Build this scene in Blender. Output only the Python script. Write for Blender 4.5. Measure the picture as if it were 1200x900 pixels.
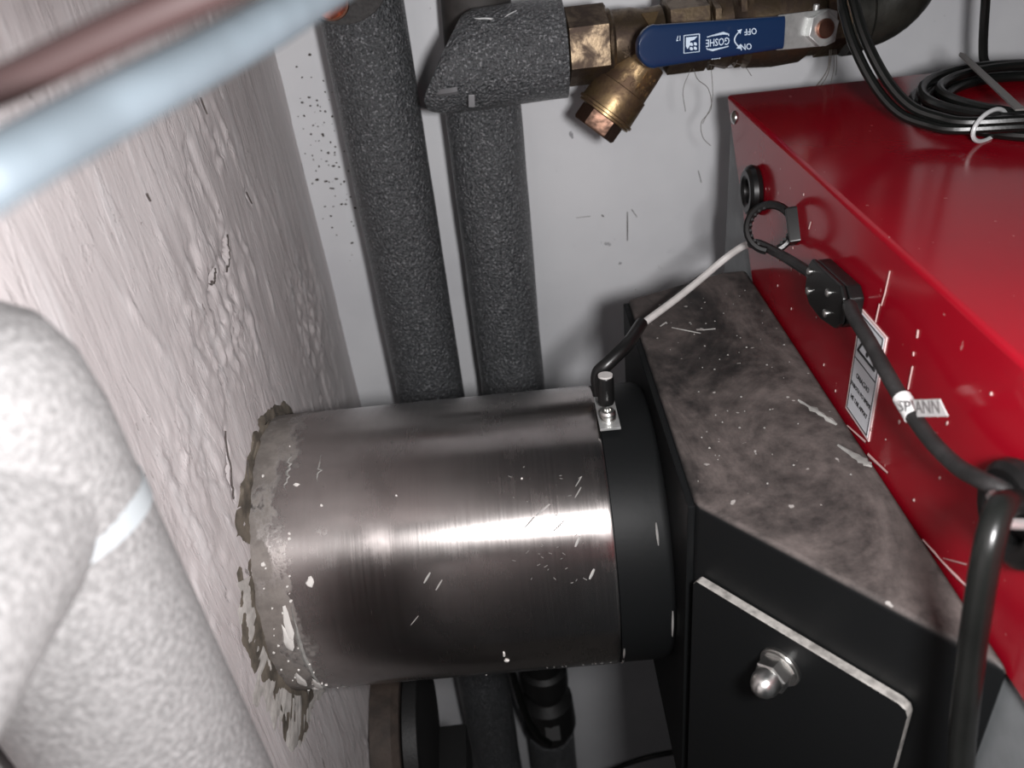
import bpy, bmesh, math, random
from mathutils import Vector, Matrix, noise
for o in list(bpy.data.objects): bpy.data.objects.remove(o)
SC = bpy.context.scene
COL = SC.collection
H = 1.5                                   # camera height; all geometry below is written relative to this level

# ---------------------------------------------------------------- camera
PITCH, ROLL = math.radians(32.3), math.radians(6.8)
cam_d = bpy.data.cameras.new('camera')
cam = bpy.data.objects.new('camera', cam_d); COL.objects.link(cam)
fw = Vector((0, math.cos(PITCH), -math.sin(PITCH)))
up0 = Vector((0, math.sin(PITCH), math.cos(PITCH))); rt0 = Vector((1, 0, 0))
rt = rt0*math.cos(ROLL) - up0*math.sin(ROLL)
up = rt0*math.sin(ROLL) + up0*math.cos(ROLL)
cam.matrix_world = Matrix.Translation((0, 0, H)) @ Matrix((rt, up, -fw)).transposed().to_4x4()
cam_d.sensor_width = 36.0; cam_d.lens = 36.0*930/1200; cam_d.clip_start = 0.01
cam_d.dof.use_dof = True; cam_d.dof.focus_distance = 0.45; cam_d.dof.aperture_fstop = 10.5
SC.camera = cam

# ---------------------------------------------------------------- world, lamp, exposure
w = bpy.data.worlds.new('world'); SC.world = w; w.use_nodes = True
bg = w.node_tree.nodes['Background']; bg.inputs[0].default_value = (0.85, 0.92, 1.0, 1); bg.inputs[1].default_value = 0.03
ld = bpy.data.lights.new('phone_flash', 'POINT'); ld.energy = 11.5; ld.shadow_soft_size = 0.024; ld.color = (1.0, 0.98, 0.985)
lo = bpy.data.objects.new('phone_flash', ld); lo.location = (0.072, 0.0, H - 0.012); COL.objects.link(lo)
SC.view_settings.view_transform = 'Standard'; SC.view_settings.look = 'None'
SC.view_settings.exposure = 0.0; SC.view_settings.gamma = 1.0; SC.view_settings.use_curve_mapping = False

# ---------------------------------------------------------------- frames
YAW = -math.atan(0.04)                    # the boiler and flue stand turned a little against the back wall
BO = Vector((0.1556, 0, 0))
OFF = {}

def world_of(p, fr):
    p = Vector(p)
    if fr == 'B': p = Matrix.Rotation(YAW, 3, 'Z') @ p + BO
    return Vector((p.x, p.y, p.z + H))

def tag(o, label=None, cat=None, group=None, kind=None):
    if label: o['label'] = label
    if cat: o['category'] = cat
    if group: o['group'] = group
    if kind: o['kind'] = kind
    return o

def thing(name, label, cat, loc, fr='W', group=None):
    o = bpy.data.objects.new(name, None); COL.objects.link(o); o.empty_display_size = 0.02
    o.location = world_of(loc, fr)
    if fr == 'B': o.rotation_euler.z = YAW
    OFF[o] = Vector(loc)
    return tag(o, label, cat, group)

def link_mesh(name, bm, mat, off, parent, sharp):
    bmesh.ops.recalc_face_normals(bm, faces=bm.faces)
    bmesh.ops.translate(bm, verts=bm.verts, vec=-off)
    me = bpy.data.meshes.new(name); bm.to_mesh(me); bm.free()
    for p in me.polygons: p.use_smooth = True
    me.set_sharp_from_angle(angle=math.radians(sharp))
    for m in (mat if isinstance(mat, (list, tuple)) else [mat]): me.materials.append(m)
    o = bpy.data.objects.new(name, me); COL.objects.link(o)
    if parent: o.parent = parent
    if len(me.polygons) < 4000:
        wn = o.modifiers.new('weighted_normal', 'WEIGHTED_NORMAL'); wn.keep_sharp = True; wn.weight = 80
    OFF[o] = off
    return o

def part(name, bm, mat, parent, label=None, kind=None, sharp=35):
    o = link_mesh(name, bm, mat, OFF[parent], parent, sharp)
    return tag(o, label=label, kind=kind)

def solo(name, bm, mat, label, cat, loc, fr='W', group=None, sharp=35):
    o = link_mesh(name, bm, mat, Vector(loc), None, sharp)
    o.location = world_of(loc, fr)
    if fr == 'B': o.rotation_euler.z = YAW
    return tag(o, label, cat, group)

def struct(name, bm, mat, loc, sharp=35):
    o = link_mesh(name, bm, mat, Vector(loc), None, sharp)
    o.location = world_of(loc, 'W'); o['kind'] = 'structure'
    return o

# ---------------------------------------------------------------- mesh helpers
def BM(): return bmesh.new()

def frame_of(d, hint=None):
    d = Vector(d).normalized()
    h = Vector(hint) if hint else (Vector((0, 0, 1)) if abs(d.z) < .9 else Vector((1, 0, 0)))
    a = h.cross(d)
    if a.length < 1e-6: a = Vector((0, 1, 0)).cross(d)
    a.normalize(); b = d.cross(a)
    return a, b, d

def smooth_pts(pts, n=6):
    pts = [Vector(p) for p in pts]
    if len(pts) < 3: return pts
    P = [pts[0]*2 - pts[1]] + pts + [pts[-1]*2 - pts[-2]]
    out = []
    for i in range(1, len(P)-2):
        for k in range(n):
            t = k/n; a, b, c, d = P[i-1], P[i], P[i+1], P[i+2]
            out.append(.5*((2*b) + (c-a)*t + (2*a-5*b+4*c-d)*t*t + (3*b-a-3*c+d)*t**3))
    out.append(pts[-1])
    return out

def tube(bm, pts, r, n=12, caps=True, closed=False, sx=1.0, hint=None):
    pts = [Vector(p) for p in pts]; N = len(pts)
    rs = r if isinstance(r, (list, tuple)) else [r]*N
    if len(rs) != N: rs = [rs[min(int(i*len(rs)/N), len(rs)-1)] for i in range(N)]
    rings = []; a = None
    for i in range(N):
        if closed: d = pts[(i+1) % N] - pts[i-1]
        else: d = pts[min(i+1, N-1)] - pts[max(i-1, 0)]
        d.normalize()
        if a is None: a, b, _ = frame_of(d, hint)
        else:
            a = (a - d*a.dot(d)).normalized(); b = d.cross(a)
        rings.append([bm.verts.new(pts[i] + a*math.cos(2*math.pi*k/n)*rs[i]*sx + b*math.sin(2*math.pi*k/n)*rs[i]) for k in range(n)])
    for i in range(N if closed else N-1):
        A, B_ = rings[i], rings[(i+1) % N]
        for k in range(n): bm.faces.new((A[k], A[(k+1) % n], B_[(k+1) % n], B_[k]))
    if caps and not closed:
        bm.faces.new(rings[0]); bm.faces.new(rings[-1])
    return rings

def lathe(bm, p0, ax, prof, n=32, cap0=True, cap1=True, hint=None, phase=0.0):
    a, b, d = frame_of(ax, hint); p0 = Vector(p0); rings = []
    for (t, r) in prof:
        rings.append([bm.verts.new(p0 + d*t + (a*math.cos(2*math.pi*k/n + phase) + b*math.sin(2*math.pi*k/n + phase))*r) for k in range(n)])
    for A, B_ in zip(rings, rings[1:]):
        for k in range(n): bm.faces.new((A[k], A[(k+1) % n], B_[(k+1) % n], B_[k]))
    if cap0: bm.faces.new(rings[0])
    if cap1: bm.faces.new(rings[-1])
    return rings

def box(bm, c, s, M=None, bev=0.0, seg=2):
    c = Vector(c); vs = []
    for x in (-.5, .5):
        for y in (-.5, .5):
            for z in (-.5, .5):
                v = Vector((x*s[0], y*s[1], z*s[2]))
                if M: v = M @ v
                vs.append(bm.verts.new(v + c))
    F = [(0, 1, 3, 2), (4, 6, 7, 5), (0, 4, 5, 1), (2, 3, 7, 6), (0, 2, 6, 4), (1, 5, 7, 3)]
    fs = [bm.faces.new([vs[i] for i in f]) for f in F]
    if bev > 0:
        es = list({e for f in fs for e in f.edges})
        bmesh.ops.bevel(bm, geom=es, offset=bev, segments=seg, affect='EDGES', profile=.5)

def prism(bm, poly, h0, h1, o=(0, 0, 0), ax=(1, 0, 0), ay=(0, 1, 0), bev=0.0, seg=2):
    """polygon in the plane (o, ax, ay) pushed from h0 to h1 along ax x ay"""
    o = Vector(o); ax = Vector(ax); ay = Vector(ay); nz = ax.cross(ay)
    A = [bm.verts.new(o + ax*x + ay*y + nz*h0) for x, y in poly]
    B_ = [bm.verts.new(o + ax*x + ay*y + nz*h1) for x, y in poly]
    n = len(poly); fs = [bm.faces.new(A[::-1]), bm.faces.new(B_)]
    for i in range(n): fs.append(bm.faces.new((A[i], A[(i+1) % n], B_[(i+1) % n], B_[i])))
    if bev > 0:
        es = list({e for f in fs for e in f.edges})
        bmesh.ops.bevel(bm, geom=es, offset=bev, segments=seg, affect='EDGES', profile=.5)

def strip(bm, pts, w, nrm, h=0.0004):
    """thin raised streak on a surface: pts on the surface, normal function or vector"""
    N = len(pts); L = []; Rr = []; T = []
    ws = w if isinstance(w, (list, tuple)) else [w*(0.35 + 0.65*math.sin(math.pi*(i+.5)/N)) for i in range(N)]
    for i, p in enumerate(pts):
        p = Vector(p); nn = nrm(p) if callable(nrm) else Vector(nrm)
        d = (Vector(pts[min(i+1, N-1)]) - Vector(pts[max(i-1, 0)])).normalized(); s = nn.cross(d).normalized()
        L.append(bm.verts.new(p - s*ws[i]/2 - nn*h*.5)); Rr.append(bm.verts.new(p + s*ws[i]/2 - nn*h*.5)); T.append(bm.verts.new(p + nn*h))
    for i in range(N-1):
        bm.faces.new((L[i], T[i], T[i+1], L[i+1])); bm.faces.new((T[i], Rr[i], Rr[i+1], T[i+1]))

def blob(bm, p, nrm, r, rng, h=0.0006, stretch=(1, 1), up=(0, 0, 1)):
    p = Vector(p); nn = Vector(nrm).normalized(); s = Vector(up).cross(nn).normalized(); t = nn.cross(s)
    n = 10; c = bm.verts.new(p + nn*h); ring = []; ring2 = []
    for k in range(n):
        q = rng.uniform(.7, 1.2)*r; a = 2*math.pi*k/n
        v = s*math.cos(a)*q*stretch[0] + t*math.sin(a)*q*stretch[1]
        ring.append(bm.verts.new(p + v*.7 + nn*h*.8)); ring2.append(bm.verts.new(p + v - nn*h*.6))
    for k in range(n):
        bm.faces.new((c, ring[k], ring[(k+1) % n])); bm.faces.new((ring[k], ring2[k], ring2[(k+1) % n], ring[(k+1) % n]))

def text_bm(s, size, o, ax, ay, depth=0.0002, align='CENTER', shear=0.0, bold=0.0, sx=1.0):
    cu = bpy.data.curves.new('t', 'FONT'); cu.body = s; cu.size = size; cu.align_x = align; cu.align_y = 'CENTER'
    cu.extrude = depth; cu.shear = shear; cu.offset = bold; cu.resolution_u = 2
    ob = bpy.data.objects.new('t', cu); COL.objects.link(ob)
    dg = bpy.context.evaluated_depsgraph_get(); dg.update()
    me = bpy.data.meshes.new_from_object(ob.evaluated_get(dg))
    bpy.data.objects.remove(ob); bpy.data.curves.remove(cu)
    bm = bmesh.new(); bm.from_mesh(me); bpy.data.meshes.remove(me)
    o = Vector(o); ax = Vector(ax).normalized(); ay = Vector(ay).normalized(); nz = ax.cross(ay)
    for v in bm.verts: v.co = o + ax*v.co.x*sx + ay*v.co.y + nz*v.co.z
    return bm

# ---------------------------------------------------------------- materials
class NT:
    def __init__(s, name):
        s.m = bpy.data.materials.new(name); s.m.use_nodes = True; s.t = s.m.node_tree
        s.b = s.t.nodes['Principled BSDF']; s.co = s.n('ShaderNodeTexCoord').outputs['Object']
    def n(s, ty, **k):
        x = s.t.nodes.new(ty)
        for a, b in k.items(): setattr(x, a, b)
        return x
    def l(s, a, b): s.t.links.new(a, b)
    def set(s, **k):
        for a, v in k.items():
            i = s.b.inputs[a.replace('_', ' ')]
            if hasattr(v, 'is_output'): s.l(v, i)
            else: i.default_value = (*v, 1) if isinstance(v, tuple) and len(v) == 3 else v
    def map(s, sc=(1, 1, 1), rot=(0, 0, 0), loc=(0, 0, 0)):
        x = s.n('ShaderNodeMapping'); s.l(s.co, x.inputs[0]); x.inputs['Scale'].default_value = sc
        x.inputs['Rotation'].default_value = rot; x.inputs['Location'].default_value = loc
        return x.outputs[0]
    def noise(s, scale, detail=4, rough=.55, co=None, dist=0.0):
        x = s.n('ShaderNodeTexNoise'); s.l(co or s.co, x.inputs['Vector']); x.inputs['Scale'].default_value = scale
        x.inputs['Detail'].default_value = detail; x.inputs['Roughness'].default_value = rough; x.inputs['Distortion'].default_value = dist
        return x.outputs['Fac']
    def voro(s, scale, co=None):
        x = s.n('ShaderNodeTexVoronoi'); s.l(co or s.co, x.inputs['Vector']); x.inputs['Scale'].default_value = scale
        return x.outputs['Distance']
    def ramp(s, f, a, b, ca=0.0, cb=1.0):
        x = s.n('ShaderNodeMapRange', interpolation_type='SMOOTHSTEP'); s.l(f, x.inputs[0])
        for i, v in enumerate((a, b, ca, cb)): x.inputs[i+1].default_value = v
        return x.outputs[0]
    def mix(s, f, a, b):
        x = s.n('ShaderNodeMix', data_type='RGBA')
        if hasattr(f, 'is_output'): s.l(f, x.inputs[0])
        else: x.inputs[0].default_value = f
        for i, v in ((6, a), (7, b)):
            if hasattr(v, 'is_output'): s.l(v, x.inputs[i])
            else: x.inputs[i].default_value = (*v, 1)
        return x.outputs[2]
    def math(s, op, a, b=0.0):
        x = s.n('ShaderNodeMath', operation=op)
        for i, v in ((0, a), (1, b)):
            if hasattr(v, 'is_output'): s.l(v, x.inputs[i])
            else: x.inputs[i].default_value = v
        return x.outputs[0]
    def xyz(s, co=None):
        x = s.n('ShaderNodeSeparateXYZ'); s.l(co or s.co, x.inputs[0]); return x.outputs
    def bump(s, f, strength=.5, dist=.001, prev=None):
        x = s.n('ShaderNodeBump'); s.l(f, x.inputs['Height']); x.inputs['Strength'].default_value = strength; x.inputs['Distance'].default_value = dist
        if prev: s.l(prev, x.inputs['Normal'])
        return x.outputs[0]

def m_plain(name, col, rough=.5, metal=0.0, nz=0.0, nscale=120, bump=0.0, bscale=400, **kw):
    k = NT(name); c = col
    if nz: c = k.mix(k.ramp(k.noise(nscale), .35, .7), col, tuple(x*(1-nz) for x in col))
    k.set(Base_Color=c, Roughness=rough, Metallic=metal, **kw)
    if bump: k.set(Normal=k.bump(k.noise(bscale, 3), bump, .0008))
    return k.m

def m_plaster_left():
    k = NT('left_plaster')
    streak = k.noise(9, 5, .6, k.map((1, 6.5, 1), (0.12, 0, 0)), .4)
    patch = k.noise(7, 4); fine = k.noise(160, 4, .65); mid = k.noise(38, 5, .6, k.map((1, 2.2, .8)), .6)
    c = k.mix(k.ramp(patch, .35, .68), (.56, .525, .522), (.47, .435, .432))
    c = k.mix(k.ramp(streak, .5, .66, 0, .55), c, (.60, .58, .58))
    chip = k.ramp(k.noise(70, 6, .7, k.map((1, 1.8, .7)), .8), .64, .70)
    area = k.ramp(k.noise(5.5, 2, .5, k.map((1, 1, .8), loc=(0, .3, .9))), .45, .58)
    chipm = k.math('MULTIPLY', chip, area)
    c = k.mix(k.math('MULTIPLY', chipm, .5), c, (.33, .29, .26))
    k.set(Base_Color=c, Roughness=.55)
    ridge = k.ramp(k.noise(26, 5, .65, k.map((1, 2.4, .55), (.12, 0, 0)), .9), .52, .57)
    n1 = k.bump(streak, .3, .005)
    n1 = k.bump(ridge, .3, .0010, n1)
    n1 = k.bump(mid, .25, .002, n1); n1 = k.bump(chipm, .8, -.0015, n1); n1 = k.bump(fine, .25, .0006, n1)
    k.set(Normal=n1); return k.m

def m_plaster_back():
    k = NT('back_plaster')
    patch = k.noise(6, 4); fine = k.noise(90, 4, .6)
    c = k.mix(k.ramp(patch, .35, .7), (.64, .645, .66), (.56, .565, .585))
    sp = k.ramp(k.noise(110, 5, .7, k.map((1, 1, .8)), .4), .66, .70)
    area = k.ramp(k.noise(7, 2, .5, k.map((1, 1, 1), loc=(.35, 0, .1))), .54, .64)
    sm = k.math('MULTIPLY', sp, area)
    c = k.mix(k.math('MULTIPLY', sm, .75), c, (.16, .16, .17))
    smear = k.ramp(k.noise(18, 5, .7, k.map((1, 1, 1.6), loc=(.2, 0, .4))), .62, .78, 0, .35)
    c = k.mix(smear, c, (.44, .44, .46))
    k.set(Base_Color=c, Roughness=.5)
    n1 = k.bump(k.noise(14, 4), .3, .004); n1 = k.bump(sm, .6, -.0008, n1); n1 = k.bump(fine, .12, .0008, n1)
    k.set(Normal=n1); return k.m

def m_foam(name='grey_foam', col=(.046, .049, .052), worm=1.0):
    k = NT(name)
    a = k.noise(620, 3, .65, None, .3); b = k.voro(420)
    c = k.mix(k.ramp(a, .35, .7), col, tuple(x*1.7 for x in col))
    c = k.mix(k.ramp(k.noise(30, 3), .5, .75, 0, .35), c, tuple(x*1.5 for x in col))
    if worm >= 1:                             # glints of the closed cells painted into the colour as pale flecks
        c = k.mix(k.math('MULTIPLY', k.ramp(k.noise(560, 2, .5), .58, .66), .85), c, (.25, .255, .265))
    k.set(Base_Color=c, Roughness=.30 if worm >= 1 else .6, Specular_IOR_Level=.9 if worm >= 1 else .4)
    n1 = k.bump(b, .8*worm, .0022); n1 = k.bump(a, 1.0*worm, .0020, n1)
    k.set(Normal=n1); return k.m

def m_steel():
    k = NT('brushed_stainless')
    X, Y, Z = k.xyz()
    br = k.noise(1.0, 4, .7, k.map((900, 14, 14)))
    br2 = k.noise(1.0, 3, .6, k.map((160, 6, 6)))
    cloud = k.noise(22, 4, .6)
    c = k.mix(k.ramp(cloud, .35, .7), (.46, .435, .42), (.37, .345, .335))
    c = k.mix(k.ramp(k.noise(9, 3), .48, .7, 0, .5), c, (.30, .26, .25))
    # cement smear near the wall end of the pipe
    edge = k.math('ADD', k.ramp(X, .0, .075, 1.0, 0.0), k.math('MULTIPLY', k.math('SUBTRACT', k.noise(34, 6, .7, k.map((1, .7, .7))), .5), 2.4))
    cem = k.math('MULTIPLY', k.ramp(edge, .55, .85), k.ramp(X, .015, .070, 1.0, 0.0))
    c = k.mix(k.math('MULTIPLY', cem, .75), c, k.mix(k.ramp(k.noise(80, 5, .7), .35, .65), (.17, .15, .13), (.075, .062, .05)))
    met = k.ramp(cem, 0, 1, 1.0, .15)
    ro = k.math('ADD', k.ramp(br, .3, .7, .225, .265), k.math('MULTIPLY', cem, .55))
    ro = k.math('ADD', ro, k.ramp(cloud, .5, .75, 0, .10))
    tg = k.n('ShaderNodeTangent', direction_type='RADIAL', axis='X')
    k.set(Base_Color=c, Metallic=met, Roughness=ro, Anisotropic=.75, Anisotropic_Rotation=0.25, Tangent=tg.outputs[0])
    n1 = k.bump(br, .012, .0005); n1 = k.bump(cem, .12, .0006, n1)
    k.set(Normal=n1); return k.m

def m_black_paint(dust=1.0):
    k = NT('black_paint_dusty' if dust else 'black_paint')
    base = (.0055, .006, .0063)
    c = base
    if dust:
        g = k.n('ShaderNodeNewGeometry'); nz = k.xyz(g.outputs['Normal'])[2]
        flat = k.ramp(nz, .35, .95)              # dust lies only on level metal
        d1 = k.noise(15, 6, .7, k.map((1, .55, 1), (0, 0, .5)), .8); d2 = k.noise(75, 5, .7)
        mot = k.math('ADD', k.math('MULTIPLY', d1, .75), k.math('MULTIPLY', d2, .25))
        dm = k.math('MULTIPLY', k.ramp(mot, .38, .68, .10, .95), flat)
        c = k.mix(dm, base, (.125, .105, .098))
        spot = k.math('MULTIPLY', k.ramp(k.noise(140, 2, .5), .72, .76), flat)
        c = k.mix(k.math('MULTIPLY', spot, .6), c, (.42, .40, .38))
        sc = k.ramp(k.noise(60, 4, .7, k.map((1, .08, 1), (0, 0, .25))), .70, .76, 0, .3)
        c = k.mix(k.math('MULTIPLY', sc, flat), c, (.02, .02, .02))
        k.set(Roughness=k.ramp(dm, 0, 1, .42, .75))
    else: k.set(Roughness=.5)
    k.set(Base_Color=c, Specular_IOR_Level=.13)
    k.set(Normal=k.bump(k.noise(220, 3), .1, .0006)); return k.m

def m_red():
    k = NT('red_enamel')
    c = k.mix(k.ramp(k.noise(12, 4), .4, .7), (.235, .003, .010), (.205, .003, .010))
    c = k.mix(k.ramp(k.noise(190, 2), .735, .76, 0, .45), c, (.6, .35, .33))
    k.set(Base_Color=c, Roughness=.15, Specular_IOR_Level=.32)
    k.set(Normal=k.bump(k.noise(300, 2), .025, .0006)); return k.m

def m_brass(name='aged_brass', a=(.27, .19, .10), b=(.11, .07, .045), lo=.36, hi=.64):
    k = NT(name)
    f = k.ramp(k.noise(60, 6, .65, None, .5), lo, hi)
    c = k.mix(f, a, b)
    k.set(Base_Color=c, Metallic=.85, Roughness=k.ramp(f, 0, 1, .38, .62))
    k.set(Normal=k.bump(k.noise(350, 3), .25, .0006)); return k.m

M = dict(
    nearfoam=m_foam('pale_grey_foam', (.125, .123, .122), .22),
    left=m_plaster_left(), back=m_plaster_back(), foam=m_foam(), foam_cut=m_plain('foam_cut_face', (.05, .048, .047), .8, nz=.4, nscale=300, bump=.3),
    foam_inner=m_plain('smooth_dark_foam', (.035, .031, .029), .7, nz=.3, bump=.2, bscale=150),
    steel=m_steel(), black=m_black_paint(0), dusty=m_black_paint(1), red=m_red(), brass=m_brass(),
    darkbrass=m_brass('dull_brass', (.14, .104, .066), (.065, .046, .036)), brownbrass=m_brass('brown_brass_plug', (.12, .066, .045), (.07, .042, .03)),
    copper=m_plain('copper', (.40, .20, .14), .35, 1.0, nz=.3), iron=m_plain('black_iron', (.022, .022, .018), .42, 0, nz=.5, nscale=60, bump=.4, bscale=160),
    bluegrip=m_plain('blue_vinyl', (.006, .022, .070), .33, Coat_Weight=.2, bump=.05), print=m_plain('pale_print', (.55, .66, .78), .5),
    chrome=m_plain('plated_steel', (.62, .62, .60), .30, 1.0, nz=.25, bump=.08), zinc=m_plain('zinc_plate', (.52, .53, .52), .45, .75, nz=.2, bump=.15),
    rubber=m_plain('black_rubber', (.007, .007, .007), .33, nz=.4, nscale=60, Specular_IOR_Level=.4), cable=m_plain('black_cable', (.006, .0065, .006), .28, nz=.3, nscale=40, bump=.06, Specular_IOR_Level=.3),
    dustcable=m_plain('dusty_black_cable', (.009, .0085, .0085), .5, nz=-1.0, nscale=110, bump=.25),
    white=m_plain('white_sleeve', (.47, .455, .44), .5, nz=.15), tag=m_plain('tag_paper', (.56, .555, .55), .5), ink=m_plain('black_ink', (.012, .012, .013), .6),
    greyink=m_plain('grey_ink', (.16, .15, .15), .6), label=m_plain('label_paper', (.56, .58, .61), .5, nz=.06), labeledge=m_plain('label_edge', (.66, .50, .49), .5),
    tie=m_plain('pale_cable_tie', (.42, .43, .43), .35), darktie=m_plain('grey_cable_tie', (.13, .13, .135), .4), oldtie=m_plain('worn_grey_tie', (.11, .105, .10), .5),
    grey=m_plain('grey_cabinet_paint', (.17, .18, .185), .5, nz=.1, bump=.05), mortar=m_plain('mortar', (.15, .128, .10), .9, nz=.65, nscale=70, bump=.9, bscale=130),
    wetmortar=m_plain('pale_filler', (.50, .48, .45), .7, nz=.3, bump=.3), paintwhite=m_plain('white_paint_drip', (.62, .60, .57), .45), paintgrey=m_plain('grey_filler_smear', (.27, .265, .25), .8, nz=.4, bump=.4),
    crack=m_plain('dark_crack', (.07, .06, .055), .9), scuff=m_plain('pale_scuff', (.42, .26, .25), .6), greyscuff=m_plain('bright_scratch', (.60, .59, .57), .4, .6),
    edge=m_plain('bare_steel_edge', (.50, .48, .45), .5, .5, nz=.5, nscale=220, bump=.3), bluerod=m_plain('pale_blue_sheath', (.052, .064, .073), .5, nz=.25, nscale=50),
    redrod=m_plain('dark_red_sheath', (.014, .0042, .0038), .6), hemp=m_plain('hemp_fibre', (.09, .08, .07), .8), floor=m_plain('concrete_floor', (.20, .19, .18), .9, nz=.3, nscale=20, bump=.3),
    rust=m_plain('rusty_brown_housing', (.05, .036, .028), .7, nz=.5, nscale=60, bump=.4), dark=m_plain('dark_fitting', (.010, .010, .010), .5, bump=.2), greytag=m_plain('grey_plate', (.09, .09, .09), .5),
    ties=m_plain('translucent_tie', (.25, .27, .28), .3),
)
rng = random.Random(4)

# ================================================================ the setting
WX, WY, FZ = -0.155, 0.680, -H
def wall_left():
    bm = BM(); ys = [-0.5 + i*0.05 for i in range(12)]; y = .10
    while y < WY + .001: ys.append(y); y += .0022
    ys.append(WY + .006)
    zs = [FZ]; z = -.75
    while z < .12: zs.append(z); z += (.0022 if z > -.46 else .005)
    zs += [.3, .7]
    ys = sorted(set(round(v, 4) for v in ys)); G = []
    scars = [((.452, -.070), (.474, -.122), .004), ((.487, -.085), (.507, -.130), .0028), ((.425, -.108), (.442, -.158), .003), ((.515, -.132), (.529, -.175), .0035),
             ((.36, -.12), (.366, -.142), .003), ((.545, -.165), (.557, -.216), .003), ((.40, -.17), (.388, -.187), .0035), ((.44, -.205), (.435, -.230), .003),
             ((.372, -.195), (.357, -.228), .003), ((.50, -.212), (.496, -.238), .003), ((.31, -.13), (.322, -.165), .003), ((.335, -.20), (.345, -.235), .003), ((.47, -.16), (.478, -.20), .003)]
    cracks = [((.447, -.156), (.425, -.173), .002), ((.412, -.163), (.396, -.167), .002), ((.352, -.230), (.333, -.263), .0016), ((.505, -.150), (.509, -.161), .002)]
    def seg(y, z, a, b, wd):
        dy, dz = b[0]-a[0], b[1]-a[1]; L2 = dy*dy + dz*dz; t = ((y-a[0])*dy + (z-a[1])*dz)/L2
        if t < -.1 or t > 1.1: return 0.0
        d = abs((y-a[0])*dz - (z-a[1])*dy)/math.sqrt(L2)
        if d > 3*wd: return 0.0
        return math.exp(-(d/wd)**2*2)*max(0, min(1, (t+.1)*5))*max(0, min(1, (1.1-t)*5))
    for y in ys:
        row = []
        for z in zs:
            p = Vector((0, y, z))
            s = noise.fractal(Vector((y*38, z*5.5, 3.1)), .8, 2.1, 5)*.00035
            s += noise.noise(Vector((y*7, z*4, 9.)))*.0022
            pk = noise.fractal(Vector((y*26 + z*4, z*14, 1.7)), .9, 2.0, 4)
            ar = max(0, min(1, (noise.noise(Vector((y*6, z*6, 5.))) + .1)/.25))
            s += ar*(max(0, min(1, (pk - .12)/.10))*.0008 - max(0, min(1, (-.30 - pk)/.08))*.0014)
            if y > .28 and -.32 < z < -.04:
                q = Vector((y*40, z*30, 6.6)); yy, zz = y + .003*noise.noise(q), z + .002*noise.noise(q + Vector((9, 9, 9)))
                for a, b, wd in scars: s += seg(yy, zz, a, b, wd)*.0016*(.4 + abs(noise.noise(Vector((y*150, z*60, 2)))))
                for a, b, wd in cracks: s -= seg(yy, zz, a, b, wd)*.003
                rgn = max(0, 1 - (((y-.40)/.07)**2 + ((z+.185)/.05)**2)) + max(0, 1 - (((y-.58)/.08)**2 + ((z+.28)/.07)**2)) + max(0, 1 - (((y-.30)/.05)**2 + ((z+.22)/.06)**2))*.6
                if rgn > 0:
                    c_ = noise.fractal(Vector((y*95, z*75, 4.4)), .7, 2.0, 3)
                    s += rgn*(max(0, min(1, (c_ - .05)/.2)) - .6*max(0, min(1, (-.15 - c_)/.15)))*.0013
            row.append(bm.verts.new((WX + s, y, z)))
        G.append(row)
    for A, B_ in zip(G, G[1:]):
        for j in range(len(zs)-1): bm.faces.new((A[j], A[j+1], B_[j+1], B_[j]))
    back = [bm.verts.new((WX - .12, yy, zz)) for yy, zz in ((ys[0], zs[0]), (ys[-1], zs[0]), (ys[-1], zs[-1]), (ys[0], zs[-1]))]
    bm.faces.new(back)
    return struct('wall_left', bm, M['left'], (WX, 0, FZ), 50)
wl = wall_left()
bm = BM(); box(bm, ((WX + 1.0)/2 + .0, WY + .06, (FZ + .7)/2), (1.0 - WX + .0, .12, .7 - FZ)); wb = struct('wall_back', bm, M['back'], (.4, WY, FZ))
bm = BM(); box(bm, (.36, .09, FZ - .05), (1.28, 1.18, .1)); struct('floor', bm, M['floor'], (.36, .09, FZ))

# cracks and pale trowel scars on the left wall, one raised or sunken streak each, joined
def wstreak(bm, pts, wd, x=WX + .0022, h=.0008):
    strip(bm, smooth_pts([(x, a, b) for a, b in pts], 5), wd, (1, 0, 0), h)
bm = BM()
for pts, wd in ((((.447, -.156), (.443, -.161), (.438, -.168), (.425, -.172)), .0022), (((.412, -.163), (.405, -.167), (.397, -.166)), .0022),
                (((.505, -.150), (.508, -.160)), .0016), (((.47, -.085), (.474, -.094)), .0018), (((.352, -.230), (.340, -.252), (.333, -.262)), .0014),
                (((.365, -.262), (.356, -.272), (.350, -.284)), .0018), (((.455, -.078), (.458, -.086)), .0013), (((.36, -.103), (.362, -.106)), .0025)):
    n_ = 9; P_ = smooth_pts([(WX + .0012, a, b) for a, b in pts], 6)
    P_ = [p_ + Vector((0, rng.uniform(-.0011, .0011), rng.uniform(-.0011, .0011))) for p_ in P_]
    strip(bm, P_, [wd*rng.uniform(.2, .7) for p_ in P_], (1, 0, 0), .0004)
part('plaster_cracks', bm, M['crack'], wl, 'dark hairline cracks in the plaster', 'stuff')
bm = BM()
for pts, wd in ((((.1253, -.2601), (.1300, -.2680)), .0007), (((.1215, -.262), (.1212, -.276), (.1208, -.290)), .0011), (((.185, -.232), (.188, -.243)), .0008), (((.098, -.262), (.1, -.264)), .0014), (((.075, -.262), (.088, -.262)), .0005)):
    strip(bm, [(a, WY - .0006, b) for a, b in pts], wd, (0, -1, 0), .0004)
for i in range(90):
    a, b = rng.gauss(-.132, .010), rng.gauss(-.18, .035)
    if a < -.152 or a > -.112: continue
    blob(bm, (a, WY - .0004, b), (0, -1, 0), rng.uniform(.0003, .0011), rng, .0003, (rng.uniform(.6, 1.8), 1))
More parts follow.
